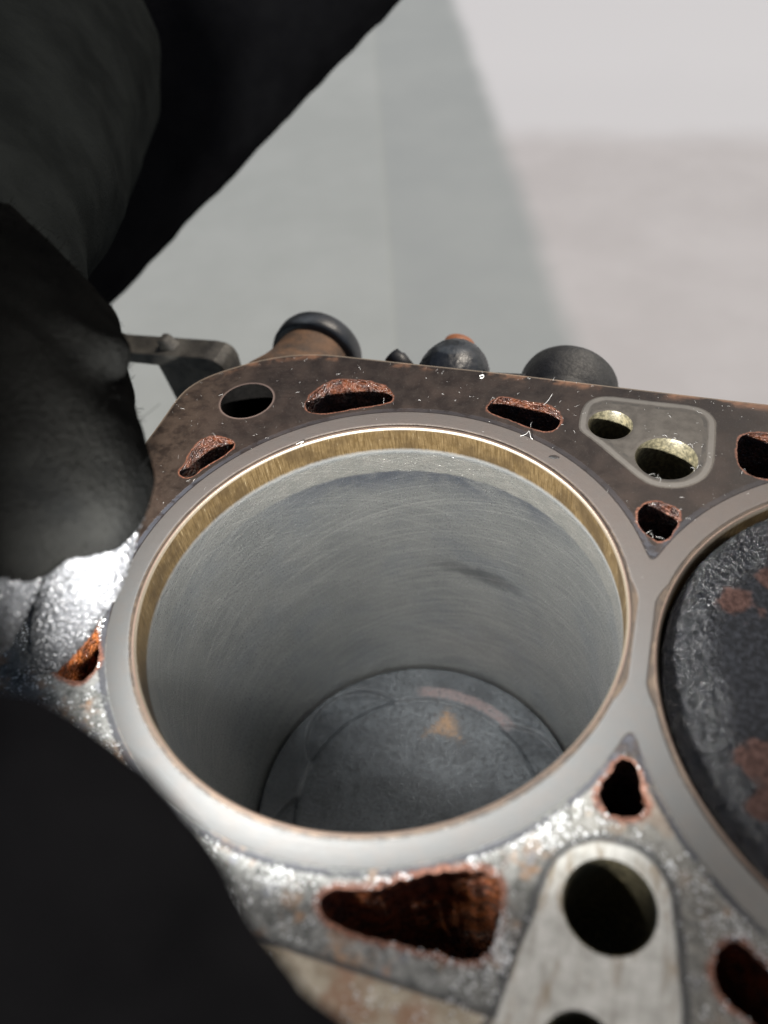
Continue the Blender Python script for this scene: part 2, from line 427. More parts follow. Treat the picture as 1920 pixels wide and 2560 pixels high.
def mat_simple(name, a, b, scale, rough=0.5, metal=0.0, bump=0.1, bscale=None, spec=0.5, detail=4):
    g = G(name)
    n = g.noise(scale, detail, 0.62); n2 = g.noise(bscale or scale * 4, 4, 0.65)
    c = g.mix(g.map(n, 0.32, 0.68), a, b)
    r = g.map(n2, 0.3, 0.7, max(0.02, rough - 0.1), min(1, rough + 0.1))
    return g.out(c, r, metal, g.bump(n2, bump, 1.0), spec)

def mat_piston_clean():
    g = G('piston_crown_grey_carbon')
    X, Y, Z = g.sep(g.mm)
    n1 = g.noise(0.10, 4, 0.6); n2 = g.noise(0.9, 5, 0.7); n3 = g.noise(3.2, 4, 0.7)
    c = g.mix(g.map(n1, 0.3, 0.7), (0.013, 0.015, 0.0175), (0.032, 0.036, 0.040))
    c = g.mix(g.map(n2, 0.46, 0.60, 0, 0.85), c, (0.007, 0.008, 0.0095))
    c = g.mix(g.map(n3, 0.60, 0.70, 0, 0.8), c, (0.022, 0.023, 0.026))
    c = g.mix(g.map(n3, 0.36, 0.28, 0, 0.5), c, (0.22, 0.22, 0.21))
    cp = g.attr('copper'); rt = g.attr('rust')
    c = g.mix(g.ma('MULTIPLY', g.map(g.ma('ADD', cp, g.ma('MULTIPLY', g.ma('SUBTRACT', n2, 0.5), 0.8)), 0.35, 0.95), 0.6), c, (0.15, 0.105, 0.10))
    rm = g.map(g.ma('ADD', rt, g.ma('MULTIPLY', g.ma('SUBTRACT', n2, 0.5), 1.5)), 0.25, 1.0)
    c = g.mix(g.ma('MULTIPLY', rm, 0.9), c, g.mix(g.map(n3, 0.4, 0.6), (0.06, 0.032, 0.016), (0.135, 0.083, 0.043)))
    h = g.ma('ADD', n2, g.ma('MULTIPLY', n3, 0.6))
    return g.out(c, g.map(n2, 0.4, 0.65, 0.26, 0.48), 0.0, g.bump(h, 0.24, 1.0), 0.2)

def mat_piston_black():
    g = G('piston_crown_black_grit')
    X, Y, Z = g.sep(g.mm)
    n1 = g.noise(0.075, 4, 0.62, vec=g.mapping(g.mm, loc=(12, 4, 0))); n2 = g.noise(1.1, 4, 0.7)
    v = g.voro(2.3); v2 = g.voro(4.6)
    c = g.mix(g.map(n2, 0.4, 0.65), (0.005, 0.0055, 0.0065), (0.014, 0.015, 0.018))
    br = g.map(g.ma('ADD', g.attr('rust'), g.ma('MULTIPLY', g.ma('SUBTRACT', n2, 0.5), 0.9)), 0.35, 0.95)
    c = g.mix(g.ma('MULTIPLY', br, 0.28), c, g.mix(g.map(n2, 0.4, 0.6), (0.06, 0.024, 0.015), (0.115, 0.048, 0.028)))
    oil = g.attr('oil')
    h = g.ma('SUBTRACT', 1.0, g.ma('ADD', g.ma('MULTIPLY', v, 0.9), g.ma('MULTIPLY', v2, 0.6)))
    h = g.ma('MULTIPLY', h, g.mixf(g.ma('MAXIMUM', oil, br), 1.0, 0.22))
    return g.out(c, g.mixf(g.ma('MAXIMUM', br, oil), 0.22, 0.62), 0.0, g.bump(h, 0.42, 1.0), g.mixf(g.ma('MAXIMUM', br, oil), 0.45, 0.08))

def mat_glove_coat():
    g = G('silver_grey_glove_coating')
    n = g.noise(0.8, 4, 0.6); n2 = g.noise(5.0, 3, 0.7)
    c = g.mix(g.map(n, 0.3, 0.7), (0.060, 0.062, 0.066), (0.095, 0.097, 0.102))
    vv = g.voro(1.35); bead = g.map(vv, 0.75, 0.05)
    c = g.mix(g.map(vv, 0.35, 0.75, 0, 0.6), c, (0.022, 0.023, 0.026))
    return g.out(c, g.map(n2, 0.35, 0.7, 0.20, 0.36), 0.0, g.bump(bead, 0.55, 1.0, g.bump(n2, 0.1, 0.6)), 0.9)

def mat_cloth(name, a, b, weave=2.6, bump=0.35):
    g = G(name)
    n = g.noise(0.05, 4, 0.6); f = g.noise(1.3, 3, 0.7)
    X, Y, Z = g.sep(g.mm)
    w1 = g.ma('SINE', g.ma('MULTIPLY', g.ma('ADD', X, Z), weave)); w2 = g.ma('SINE', g.ma('MULTIPLY', g.ma('SUBTRACT', Y, Z), weave))
    h = g.ma('ADD', g.ma('MULTIPLY', g.ma('MULTIPLY', w1, w2), 0.05), f)
    c = g.mix(g.map(n, 0.3, 0.7), a, b)
    m = g.out(c, 0.95, 0.0, g.bump(h, bump, 0.9), 0.0)
    g.b.inputs['Sheen Weight'].default_value = 0.0; g.b.inputs['Sheen Roughness'].default_value = 0.5
    return m

M_DECK = mat_deck(); M_RUST = mat_rust(); M_RUSTB = mat_rust('torchlit_wet_rust', (0.030, 0.008, 0.004), (0.36, 0.105, 0.028)); M_RUSTE = mat_rust('torchlit_orange_rust', (0.06, 0.014, 0.005), (0.62, 0.19, 0.045)); M_BORE = mat_bore(); M_HOLE = mat_hole()  # brighter rust copies carry torch light in their colour
M_SIDE = mat_simple('block_side_cast_iron', (0.05, 0.035, 0.028), (0.12, 0.075, 0.05), 0.15, 0.7, 0.0, 0.4, 1.2)
M_SHADE_HOLE = mat_simple('shade_blackened_hole', (0.0012, 0.0011, 0.001), (0.0025, 0.0022, 0.002), 0.8, 0.9, 0.0, 0.1, None, 0.05)  # the hand's shade put into the colour of the left bolt holes
M_P1 = mat_piston_clean(); M_P2 = mat_piston_black()

# ------------------------------------------------------------------ shapes on the deck plane (mm, bore centre is the origin)
R = 40.5; PITCH = 86.0
L_ = [(-47.4, 19.0), (-47.3, 21.3), (-47.7, 25.2), (-47.3, 28.1), (-46.0, 29.9), (-43.6, 30.1), (-41.0, 29.8), (-39.8, 28.8), (-39.6, 27.4), (-40.7, 24.6), (-42.8, 21.4), (-44.0, 18.5), (-45.4, 17.8), (-46.6, 18.2)]
A_ = [(-29.7, 43.2), (-29.8, 45.4), (-29.1, 48.0), (-27.7, 50.8), (-25.2, 52.4), (-22.0, 53.0), (-18.3, 52.8), (-15.0, 52.0), (-12.8, 50.4), (-11.9, 48.5), (-12.3, 47.1), (-14.7, 45.6), (-18.3, 44.1), (-22.0, 42.2), (-24.6, 41.2), (-26.9, 40.9), (-28.5, 41.4)]
B_ = [(8.1, 48.8), (8.5, 50.8), (9.9, 52.5), (12.6, 52.5), (16.0, 52.2), (19.2, 51.9), (21.6, 50.6), (22.8, 48.8), (22.9, 46.5), (22.4, 44.9), (20.7, 43.9), (18.5, 44.2), (15.4, 45.3), (11.1, 46.7), (9.1, 47.5)]
C_ = [(39.8, 24.6), (39.8, 26.5), (40.8, 28.3), (42.5, 29.2), (44.8, 28.8), (46.3, 27.5), (46.6, 25.4), (46.0, 23.4), (45.5, 21.7), (44.5, 20.5), (43.5, 20.1), (42.4, 20.7), (41.0, 21.7), (40.2, 23.1)]
D_ = [(55.4, 44.3), (55.4, 47.2), (56.2, 49.3), (58.1, 50.5), (61.0, 50.8), (65.0, 50.6), (69.0, 49.8), (70.6, 47.8), (69.0, 45.6), (65.5, 42.6), (62.5, 39.6), (60.6, 38.6), (58.4, 38.8), (56.9, 39.8), (55.7, 41.5)]
E_ = [(-45.8, -15.9), (-44.6, -16.6), (-43.2, -18.8), (-41.6, -21.0), (-40.2, -23.4), (-39.5, -25.5), (-39.9, -27.4), (-41.0, -28.3), (-43.1, -28.4), (-45.4, -27.8), (-47.0, -26.1), (-47.6, -22.5), (-47.6, -18.6), (-46.9, -16.6)]
F_ = [(8.3, -49.0), (8.6, -47.9), (10.0, -46.9), (12.1, -46.4), (14.4, -45.7), (16.4, -44.5), (18.2, -43.5), (20.9, -41.9), (24.3, -40.6), (26.9, -39.9), (28.7, -40.0), (29.9, -41.2), (30.4, -44.1), (30.4, -46.4), (30.2, -48.2), (29.3, -49.6), (27.7, -50.3), (26.2, -50.6), (24.1, -50.4), (21.3, -50.8), (17.9, -50.9), (14.9, -51.1), (12.4, -51.0), (10.5, -50.6), (9.0, -49.8)]
G_ = [(42.5, -20.0), (43.7, -20.5), (44.7, -21.8), (45.1, -23.2), (45.0, -24.0), (45.7, -25.0), (45.8, -26.4), (45.0, -27.7), (43.4, -28.5), (41.7, -28.4), (40.6, -27.6), (40.0, -26.1), (40.0, -24.8), (40.7, -23.4), (41.3, -21.9), (41.8, -20.7)]
J_ = [(55.0, -43.8), (55.0, -42.4), (55.6, -40.9), (57.0, -39.8), (58.1, -39.9), (59.3, -40.7), (62.0, -42.5), (66.0, -45.0), (69.5, -47.6), (69.8, -49.6), (67.5, -50.4), (63.0, -49.6), (60.7, -48.4), (58.6, -47.5), (57.2, -46.7), (55.7, -45.5)]
K_ = [(x, -y - 1.5) for x, y in A_]
P1 = np.array([(26.7, 46.1), (26.4, 49.2), (26.7, 53.0), (27.8, 55.0), (30.1, 56.5), (33.5, 56.7), (39.7, 56.6), (46.6, 56.5), (49.6, 55.4), (51.3, 53.0), (51.6, 49.9), (51.6, 42.1), (51.1, 38.8), (49.9, 36.2), (47.5, 34.0), (44.9, 33.0), (41.7, 33.0), (39.3, 34.2), (36.8, 36.4), (32.7, 40.3), (29.3, 43.4), (27.5, 44.8)])
P2 = np.array([(31.2, -60.5), (32.1, -55.7), (32.7, -52.1), (33.5, -47.5), (34.4, -43.4), (34.8, -40.1), (35.3, -37.5), (36.3, -35.5), (37.7, -33.9), (39.3, -32.9), (40.8, -32.3), (43.3, -32.0), (45.4, -32.2), (47.3, -33.2), (48.9, -34.8), (49.8, -36.4), (50.3, -39.0), (50.8, -41.8), (51.5, -45.9), (52.0, -49.8), (52.8, -60.5)])
P1 = catmull(P1, 1.0); P2 = catmull(P2, 1.0)
cool_src = dict(L=L_, A=A_, B=B_, C=C_, D=D_, E=E_, F=F_, G=G_, J=J_, K=K_)

def jag(poly, amp):
    q = []
    c = poly.mean(0)
    for i, p in enumerate(poly):
        n = noise.noise(Vector((p[0] * 0.9, p[1] * 0.9, 3.1))) + 0.6 * noise.noise(Vector((p[0] * 2.3, p[1] * 2.3, 9.1)))
        d = (p - c) / np.linalg.norm(p - c); q.append(p + d * n * amp)
    return np.array(q)
cool_amp = dict(L=0.12, A=0.12, B=0.16, C=0.18, D=0.15, E=0.22, F=0.40, G=0.38, J=0.3, K=0.3)
COOL = {k: jag(catmull(v, 0.5), cool_amp[k]) for k, v in cool_src.items()}
BOLT = [(43.3, 40.6, 5.3), (32.4, 48.1, 3.98), (-43.0, 42.2, 5.5), (42.9, -39.7, 5.43), (41.6, -55.9, 4.0), (-43.0, -42.2, 5.4), (129.0, 40.5, 5.4), (129.0, -40.5, 5.4)]
outer = [(-58.8, 30.0), (-58.9, 40.5), (-57.6, 45.4), (-54.8, 49.2), (-50.6, 52.8), (-46.2, 55.9), (-41.0, 58.4), (-35.5, 60.0), (-29.0, 60.6), (-15.0, 60.5), (8.4, 60.4), (32.0, 59.8), (49.0, 59.4), (62.0, 59.2), (90.0, 59.2), (120.0, 59.2), (138.0, 57.0), (144.0, 50.0), (145.0, 30.0), (145.0, 0.0), (145.0, -30.0), (144.0, -52.0), (137.0, -62.0), (120.0, -64.0), (80.0, -64.0), (40.0, -64.0), (0.0, -64.0), (-35.0, -64.0), (-46.0, -61.5), (-54.5, -54.0), (-58.6, -42.0), (-58.8, -30.0), (-58.8, 0.0)]
OUTER = catmull(outer, 1.5)

def build_deck(parent):
    loops = [OUTER, circle(0, 0, R + 0.6, 360), circle(PITCH, 0, R + 0.6, 300)]
    loops += [circle(x, y, r + 0.25, 56) for x, y, r in BOLT] + list(COOL.values())
    pts, edges = [], []
    for lp in loops:
        s = len(pts); n = len(lp); pts += [tuple(p) for p in lp]
        edges += [(s + i, s + (i + 1) % n) for i in range(n)]
    bnd = np.array(pts)
    gx, gy = np.meshgrid(np.arange(-58, 68, 1.1), np.arange(-63.5, 60, 1.1))
    gp = np.stack([gx.ravel(), gy.ravel()], 1)
    gx, gy = np.meshgrid(np.arange(69, 144, 4.0), np.arange(-62, 59, 4.0))
    gp = np.concatenate([gp + rng.uniform(-0.25, 0.25, gp.shape), np.stack([gx.ravel(), gy.ravel()], 1)])
    ok = inside(gp, OUTER)
    for lp in loops[1:]: ok &= ~inside(gp, lp)
    gp = gp[ok]
    near = np.full(len(gp), 1e9)
    for i in range(0, len(bnd), 400):
        dd = ((gp[:, None, :] - bnd[None, i:i + 400]) ** 2).sum(2).min(1); near = np.minimum(near, dd)
    gp = gp[near > 0.20]
    vs2 = [Vector(p) for p in pts] + [Vector(p) for p in gp]
    res = delaunay_2d_cdt(vs2, edges, [], 0, 1e-5)
    V = np.array([tuple(v) for v in res[0]]); F = np.array([f for f in res[2] if len(f) == 3])
    cen = V[F].mean(1); ok = inside(cen, OUTER)
    for lp in loops[1:]: ok &= ~inside(cen, lp)
    F = F[ok]
    for it in range(2):                                   # split each triangle in four
        E = np.sort(np.concatenate([F[:, [0, 1]], F[:, [1, 2]], F[:, [2, 0]]]), 1)
        u, inv = np.unique(E, axis=0, return_inverse=True); inv = inv.ravel(); n = len(F)
        mid = len(V) + inv; V = np.concatenate([V, V[u].mean(1)])
        a, b, c = mid[:n], mid[n:2 * n], mid[2 * n:]
        F = np.concatenate([np.stack([F[:, 0], a, c], 1), np.stack([a, F[:, 1], b], 1), np.stack([c, b, F[:, 2]], 1), np.stack([a, b, c], 1)])
    used = np.unique(F); mp = np.full(len(V), -1); mp[used] = np.arange(len(used)); V = V[used]; F = mp[F]
    v = V[F]; flip = np.cross(v[:, 1] - v[:, 0], v[:, 2] - v[:, 0]) < 0
    F[flip] = F[flip][:, ::-1]
    x, y = V[:, 0], V[:, 1]
    r1 = np.hypot(x, y); r2 = np.hypot(x - PITCH, y)
    k = 2.2; mn = np.minimum(r1, r2); h = np.clip(0.5 + 0.5 * (r2 - r1) / k, 0, 1)  # rounded union of the two ring prints
    smin = r2 * (1 - h) + r1 * h - k * h * (1 - h)
    oline = smin - 45.35
    w = sstep(12.5, 8.5, np.abs(y)); hw = np.where(np.abs(x - 43) < 12, 1.32 + 0.15 * np.maximum(0, np.abs(y) - 7.0) ** 1.6, 900)
    inner = np.minimum(mn - 41.65, hw - np.abs(x - 43.0))
    ring = np.maximum(oline, -inner); recess = np.maximum(inner, -(mn - 40.0))
    recess = np.where(mn > 44.5, 5.0, inner)
    cool = np.full(len(V), 1e9)
    for q in COOL.values():
        near = (np.abs(x - q[:, 0].mean()) < 20) & (np.abs(y - q[:, 1].mean()) < 18)
        cool[near] = np.minimum(cool[near], dist_poly(V[near], q))
    cool = np.minimum(cool, 20)
    bolt = np.min([np.hypot(x - a, y - b) - r - 0.25 for a, b, r in BOLT], 0)
    s1 = dist_poly(V, P1) * np.where(inside(V, P1), -1, 1); s2 = dist_poly(V, P2) * np.where(inside(V, P2), -1, 1)
    edge = dist_poly(V, OUTER)
    P3 = np.stack([x, y, np.zeros_like(x)], 1)
    fine = fbm(P3, 0.9, 3); mid = fbm(P3 + 40, 3.5, 3); big = fbm(P3 + 90, 14, 2)
    crust = sstep(-5, -20, y + (big - 0.5) * 22 + (x + 45) * 0.10 + 8 * sstep(-18, -48, x))
    lift = crust * (0.05 + 0.55 * np.clip(fine - 0.38, 0, 1) + 0.30 * np.clip(mid - 0.4, 0, 1))
    off = sstep(0.2, 1.2, oline) * sstep(0.0, 0.7, cool) * sstep(0, 0.8, bolt) * sstep(0.0, 1.0, s2) * sstep(0, 1.0, edge) * sstep(-55.2, -53.8, y)
    z = lift * off * 1.1
    z += 0.10 * sstep(0.05, -0.25, s1) * 0.5 * sstep(0, 0.5, bolt)
    z -= 0.14 * sstep(0.1, -0.1, recess) * sstep(0.6, 0.9, mn - R)
    z += 0.03 * (fbm(P3 + 5, 2.0, 2) - 0.5) * (1 - crust) * sstep(0, 1, cool) * sstep(0, 1, bolt) * sstep(0, 1, edge) * sstep(0, 0.5, mn - R - 0.6)
    me = mesh_np('deck', np.stack([x, y, z], 1), F)
    for nme, arr in (('cool', cool), ('bolt', bolt), ('plat1', s1), ('plat2', s2), ('edge', edge), ('ring', ring), ('oline', oline), ('recess', recess)):
        add_attr(me, nme, arr)
    o = link_obj('deck', me, M_DECK); reparent(o, parent)
    return V, z, oline, cool, bolt, s1, s2, crust, ring

def wall_tube(poly, depths, outs, rough=0.0, seed=0.0):
    """rows of the outline going down; outs pushes each row away from the hole's centre line"""
    n = len(poly); nx = np.roll(poly, -1, 0) - np.roll(poly, 1, 0)
    nrm = np.stack([nx[:, 1], -nx[:, 0]], 1); nrm /= np.linalg.norm(nrm, axis=1)[:, None] + 1e-9
    area = 0.5 * np.sum(poly[:, 0] * np.roll(poly[:, 1], -1) - np.roll(poly[:, 0], -1) * poly[:, 1])
    if area < 0: nrm = -nrm
    V = []
    for j, (d, o) in enumerate(zip(depths, outs)):
        P3 = np.stack([poly[:, 0], poly[:, 1], np.full(n, -d)], 1) + seed
        a = 0 if j == 0 else rough * min(1.0, j / 2.0)
        disp = (fbm(P3, 1.0, 3) - 0.45) * a * 1.3 + (fbm(P3, 4.5, 2) - 0.5) * a * 2.2
        q = poly + nrm * (o + disp)[:, None]
        V.append(np.stack([q[:, 0], q[:, 1], np.full(n, -d)], 1))
    m = len(depths); V = np.concatenate(V)
    i = np.arange(n); F = []
    for j in range(m - 1):
        a = j * n + i; b = j * n + (i + 1) % n
        F.append(np.stack([a, b, b + n, a + n], 1))
    F = np.concatenate(F)
    return V, F

def capped(V, F, n):
    faces = [tuple(f) for f in F]; faces.append(tuple(range(len(V) - n, len(V))))
    return faces

# ------------------------------------------------------------------ floor and the shade-coloured sheet on it
FLOOR = -250.0
def mat_floor():
    g = G('pale_floor_painted_light')
    X, Y, Z = g.sep(g.mm); n = g.noise(0.01, 4, 0.6); n2 = g.noise(0.4, 4, 0.65)
    wob = g.ma('MULTIPLY', g.ma('SUBTRACT', n, 0.5), 40.0)
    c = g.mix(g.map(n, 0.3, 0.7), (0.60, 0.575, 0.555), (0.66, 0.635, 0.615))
    c = g.mix(g.map(g.ma('ADD', Y, wob), 735.0, 815.0), c, (0.76, 0.755, 0.745))  # stronger light on the far floor put into the colour
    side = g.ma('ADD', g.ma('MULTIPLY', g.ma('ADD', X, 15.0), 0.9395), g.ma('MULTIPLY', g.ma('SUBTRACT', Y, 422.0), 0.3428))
    c = g.mix(g.map(g.ma('ADD', side, g.ma('MULTIPLY', wob, 0.3)), 14.0, -14.0), c, g.mix(g.map(n, 0.3, 0.7), (0.405, 0.43, 0.415), (0.435, 0.46, 0.44)))  # darker left strip: soft floor shade put into the colour
    return g.out(c, 0.75, 0.0, g.bump(n2, 0.3, 0.8), 0.2)
M_FLOOR = mat_floor()
M_SHEET_A = mat_simple('green_grey_shade_sheet', (0.44, 0.465, 0.44), (0.48, 0.505, 0.48), 0.01, 0.7, 0.0, 0.2, 0.4, 0.2)  # shade on the left floor painted as a green-grey tone
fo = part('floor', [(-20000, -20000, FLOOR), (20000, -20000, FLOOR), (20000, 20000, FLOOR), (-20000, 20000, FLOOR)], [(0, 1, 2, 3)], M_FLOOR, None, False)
tag(fo, None, kind='structure')

def slab(poly, z0, z1):
    n = len(poly)
    V = [(x, y, z0) for x, y in poly] + [(x, y, z1) for x, y in poly]
    F = [tuple(range(n))[::-1], tuple(range(n, 2 * n))] + [(i, (i + 1) % n, n + (i + 1) % n, n + i) for i in range(n)]
    return V, F
dA = np.array((-246.0, 699.0)); dB = np.array((-293.0, 803.0))
s0 = np.array((-150.0, 413.0)); t0 = np.array((-15.0, 422.0))
qa = [s0 - dA * 0.35, s0 + dA * 4.0, s0 + dA * 4.0 + (-2600, 0), s0 - dA * 0.35 + (-1500, 0)]
o = part('floor_shade_sheet', *slab([tuple(p) for p in qa], FLOOR, FLOOR + 1.6), M_SHEET_A, None, False)
tag(o, 'large green-grey sheet standing in for floor shade behind the upper left of the block', 'sheet')
# ------------------------------------------------------------------ engine block
block = empty('engine_block', (43, 0, FLOOR), 'rusty bare engine block with open cylinder bore and stained deck', 'engine block')
V, z, oline, cool, bolt, s1, s2, crust, ring = build_deck(block)

n = len(OUTER)
rows = [(0.0, 0.0), (0.35, 0.30), (1.0, 0.5), (6, 0.5), (25, 0.5), (60, 1.0), (120, 1.0), (-FLOOR, 1.0)]
Vs, Fs = wall_tube(OUTER, [a for a, b in rows], [b for a, b in rows], 0.25, 2.0)
part('side_wall', Vs, Fs[:, ::-1], M_SIDE, block)

def bore_mesh(cx, name):
    nt = 360; prof = [(R + 0.6, 0.0), (R + 0.42, -0.03), (R + 0.30, -0.10), (R + 0.02, -0.62), (R, -0.72), (R, -3), (R, -6.2), (R, -12), (R, -30), (R, -60), (R, -95), (R, -140)]
    me = bpy.data.meshes.new(name); bm = bmesh.new(); uvl = bm.loops.layers.uv.new('UVMap')
    a = np.linspace(0, 2 * math.pi, nt, endpoint=False)
    ring_v = [[bm.verts.new(((cx + r * math.cos(t)) * MM, r * math.sin(t) * MM, zz * MM)) for t in a] for r, zz in prof]
    # the seam of the map sits at -150 degrees, on the near left wall
    for j in range(len(prof) - 1):
        for i in range(nt):
            i2 = (i + 1) % nt
            f = bm.faces.new((ring_v[j][i], ring_v[j + 1][i], ring_v[j + 1][i2], ring_v[j][i2])); f.smooth = True
            def ang(k, last): 
                t = 2 * math.pi * k / nt
                if t > math.radians(210) - 1e-6 and not last: t -= 2 * math.pi
                return t
            t1 = 2 * math.pi * i / nt; t2 = t1 + 2 * math.pi / nt
            if t1 >= math.radians(210) - 1e-6: t1 -= 2 * math.pi; t2 -= 2 * math.pi
            for lp, (tt_, zz) in zip(f.loops, ((t1, prof[j][1]), (t1, prof[j + 1][1]), (t2, prof[j + 1][1]), (t2, prof[j][1]))):
                lp[uvl].uv = (tt_ * R * MM, zz * MM)
    bm.normal_update(); bm.to_mesh(me); bm.free()
    o = bpy.data.objects.new(name, me); COL.objects.link(o); me.materials.append(M_BORE)
    reparent(o, block); return o
bore_mesh(0.0, 'cylinder_bore')['label'] = 'open honed cylinder bore with amber carbon belt at its top'
bore_mesh(PITCH, 'cylinder_bore')['label'] = 'second cylinder bore at the right, filled by its raised piston'

for k, q in COOL.items():
    dep = [0, 0.3, 0.7] + list(np.arange(1.2, 13, 0.55)) + [16, 20, 26, 34]
    und = 0.5 if k in 'ABL' else 0.9
    outs = [0, 0.10, 0.22] + [min(und, 0.25 + 0.12 * i) for i in range(len(dep) - 3)]
    Vw, Fw = wall_tube(q, dep, outs, 0.55, hash(k) % 7 if False else ord(k) * 3.7)
    part('coolant_passage', Vw, capped(Vw, Fw, len(q)), M_RUSTE if k == 'E' else M_RUSTB if k in 'FJ' else M_RUST, block)
for x, y, r in BOLT:
    q = circle(x, y, r + 0.25, 56)
    Vw, Fw = wall_tube(q, [0, 0.30, 3, 8, 30], [0, -0.25, -0.25, -0.25, -0.25])
    part('oil_hole' if r < 4.5 else 'bolt_hole', Vw, capped(Vw, Fw, 56), M_SHADE_HOLE if x < -40 else M_HOLE, block)

# ------------------------------------------------------------------ parts on the rear side of the block
def lathe(profile, org, axis, nt=64, wob=0.0):
    ax = Vector(axis).normalized(); u = ax.orthogonal().normalized(); w = ax.cross(u)
    V, F = [], []
    for t, r in profile:
        for i in range(nt):
            a = 2 * math.pi * i / nt; rr = r
            if wob: rr += wob * noise.noise(Vector((math.cos(a) * 3, math.sin(a) * 3, t * 0.4)))
            V.append(tuple(Vector(org) + ax * t + (u * math.cos(a) + w * math.sin(a)) * rr))
    for j in range(len(profile) - 1):
        for i in range(nt):
            F.append((j * nt + i, j * nt + (i + 1) % nt, (j + 1) * nt + (i + 1) % nt, (j + 1) * nt + i))
    F.append(tuple(range(nt))[::-1]); F.append(tuple(range((len(profile) - 1) * nt, len(profile) * nt)))
    return V, F

M_PIPE = mat_simple('rusty_brown_pipe', (0.075, 0.055, 0.040), (0.21, 0.115, 0.060), 0.16, 0.65, 0.1, 0.25, 1.6)
M_RUBBER = mat_simple('black_rubber', (0.016, 0.018, 0.020), (0.030, 0.033, 0.036), 0.3, 0.38, 0.0, 0.05, 2.0)
M_DARKMETAL = mat_simple('dirty_dark_grey_metal', (0.034, 0.034, 0.033), (0.072, 0.070, 0.064), 0.22, 0.55, 0.25, 0.15, 1.6)
M_BRACKET = mat_simple('dusty_grey_bracket', (0.038, 0.036, 0.032), (0.105, 0.097, 0.082), 0.12, 0.6, 0.25, 0.2, 1.0)
M_BLACKPL = mat_simple('matt_black_plastic', (0.014, 0.014, 0.015), (0.022, 0.022, 0.023), 0.3, 0.5, 0.0, 0.05)
M_ORANGE = mat_simple('faded_orange_plastic', (0.38, 0.14, 0.06), (0.45, 0.18, 0.08), 0.3, 0.5, 0.0, 0.05)

pipe = part('outlet_pipe', *lathe([(0, 16), (8, 14.0), (14, 12.0), (20, 10.6), (26.5, 10.0), (30, 10.0)], (-44.6, 54.0, -17.0), (-0.03, 1, -0.04), 72, 0.15), M_PIPE, block, label='short rusty brown outlet pipe')
part('rim_seal', *lathe([(26.0, 9.0), (26.0, 10.9), (26.6, 11.6), (27.8, 11.9), (30.5, 11.9), (31.8, 11.5), (32.4, 10.6), (32.4, 8.0)], (-44.6, 54.0, -17.0), (-0.03, 1, -0.04), 72), M_RUBBER, pipe, label='glossy black rubber rim at the end of the pipe')

def textured_dome(c, r, amp):
    V, F = [], []; nu, nv = 120, 60
    for j in range(nv + 1):
        ph = math.pi * j / nv
        for i in range(nu):
            a = 2 * math.pi * i / nu
            d = Vector((math.sin(ph) * math.cos(a), math.cos(ph), math.sin(ph) * math.sin(a)))
            k = noise.voronoi(d * 22.0)[0][0]
            V.append(tuple(Vector(c) + Vector((d.x, d.y * 1.25, d.z)) * (r - amp * k)))
    for j in range(nv):
        for i in range(nu):
            F.append((j * nu + i, j * nu + (i + 1) % nu, (j + 1) * nu + (i + 1) % nu, (j + 1) * nu + i))
    return V, F
boot = part('sensor_boot', *textured_dome((-5.0, 70.0, -10.6), 8.6, 0.32), M_RUBBER, block, label='pebbled black dome-shaped boot')
part('orange_clip', *lathe([(0, 2.0), (0.3, 3.6), (2.5, 4.2), (5.0, 3.9), (6.2, 2.0)], (-7.6, 82.0, -14.4), (0, 0.9, 0.25), 32), M_ORANGE, boot, label='small faded orange clip behind the boot')
part('plug', *lathe([(0, 1.2), (0.2, 2.4), (4.0, 2.6), (4.6, 2.2), (6.0, 2.0), (6.2, 1.0)], (-16.4, 71.5, -11.5), (-0.45, 0.2, 0.35), 24), M_BLACKPL, boot, label='small black plug beside the boot')
cover = part('round_cover', *lathe([(0, 9.2), (12, 9.4), (13.5, 10.0), (14.2, 10.15), (14.6, 9.9), (15.0, 10.1), (19, 11.2), (23.5, 11.6), (24.6, 11.4), (25.4, 10.4), (25.6, 6.0)], (19.8, 56.0, -17.0), (0.03, 1, -0.02), 80, 0.05), M_DARKMETAL, block, label='dirty dark grey round cover with a step')
part('mounting_strip', *slab([(2.0, 60.0), (12.0, 60.0), (12.0, 70.0), (2.0, 69.0)], -9.5, -7.0), M_DARKMETAL, cover, False)

def prism_y(poly, y0, y1, bev=0.0):
    n = len(poly)
    V = [(x, y0, zz) for x, zz in poly] + [(x, y1, zz) for x, zz in poly]
    F = [tuple(range(n)), tuple(range(n, 2 * n))[::-1]] + [((i + 1) % n, i, n + i, n + (i + 1) % n) for i in range(n)]
    return V, F
arm = [(-150, -14.6), (-100, -14.2), (-72, -13.2), (-69, -13.6), (-67.2, -14.8), (-66.4, -17), (-66.2, -50), (-69, -50), (-69.2, -20), (-70.2, -18.2), (-72.5, -17.2), (-150, -18.0)]
bracket = part('mounting_bracket', *prism_y(arm, 70.5, 79.0), M_BRACKET, block, False, label='dusty grey sheet-metal bracket sticking out past the corner')
part('web_plate', *prism_y([(-88.2, -17.5), (-69.0, -17.0), (-69.0, -52), (-78, -52), (-86.2, -31), (-87.4, -22)], 72.0, 74.5), M_BRACKET, bracket, False)
part('tab', *prism_y([(-86.6, -14.3), (-86.4, -11.0), (-84.4, -11.0), (-81.6, -14.0)], 73.0, 77.0), M_BRACKET, bracket, False)
part('foot', *prism_y([(-78, -60), (-50, -60), (-50, -46), (-78, -46)], 45.0, 76.0), M_BRACKET, bracket, False)
for ob in [bracket] + list(bracket.children):
    b_ = ob.modifiers.new('bevel', 'BEVEL'); b_.width = 0.0006; b_.segments = 2; b_.limit_method = 'ANGLE'

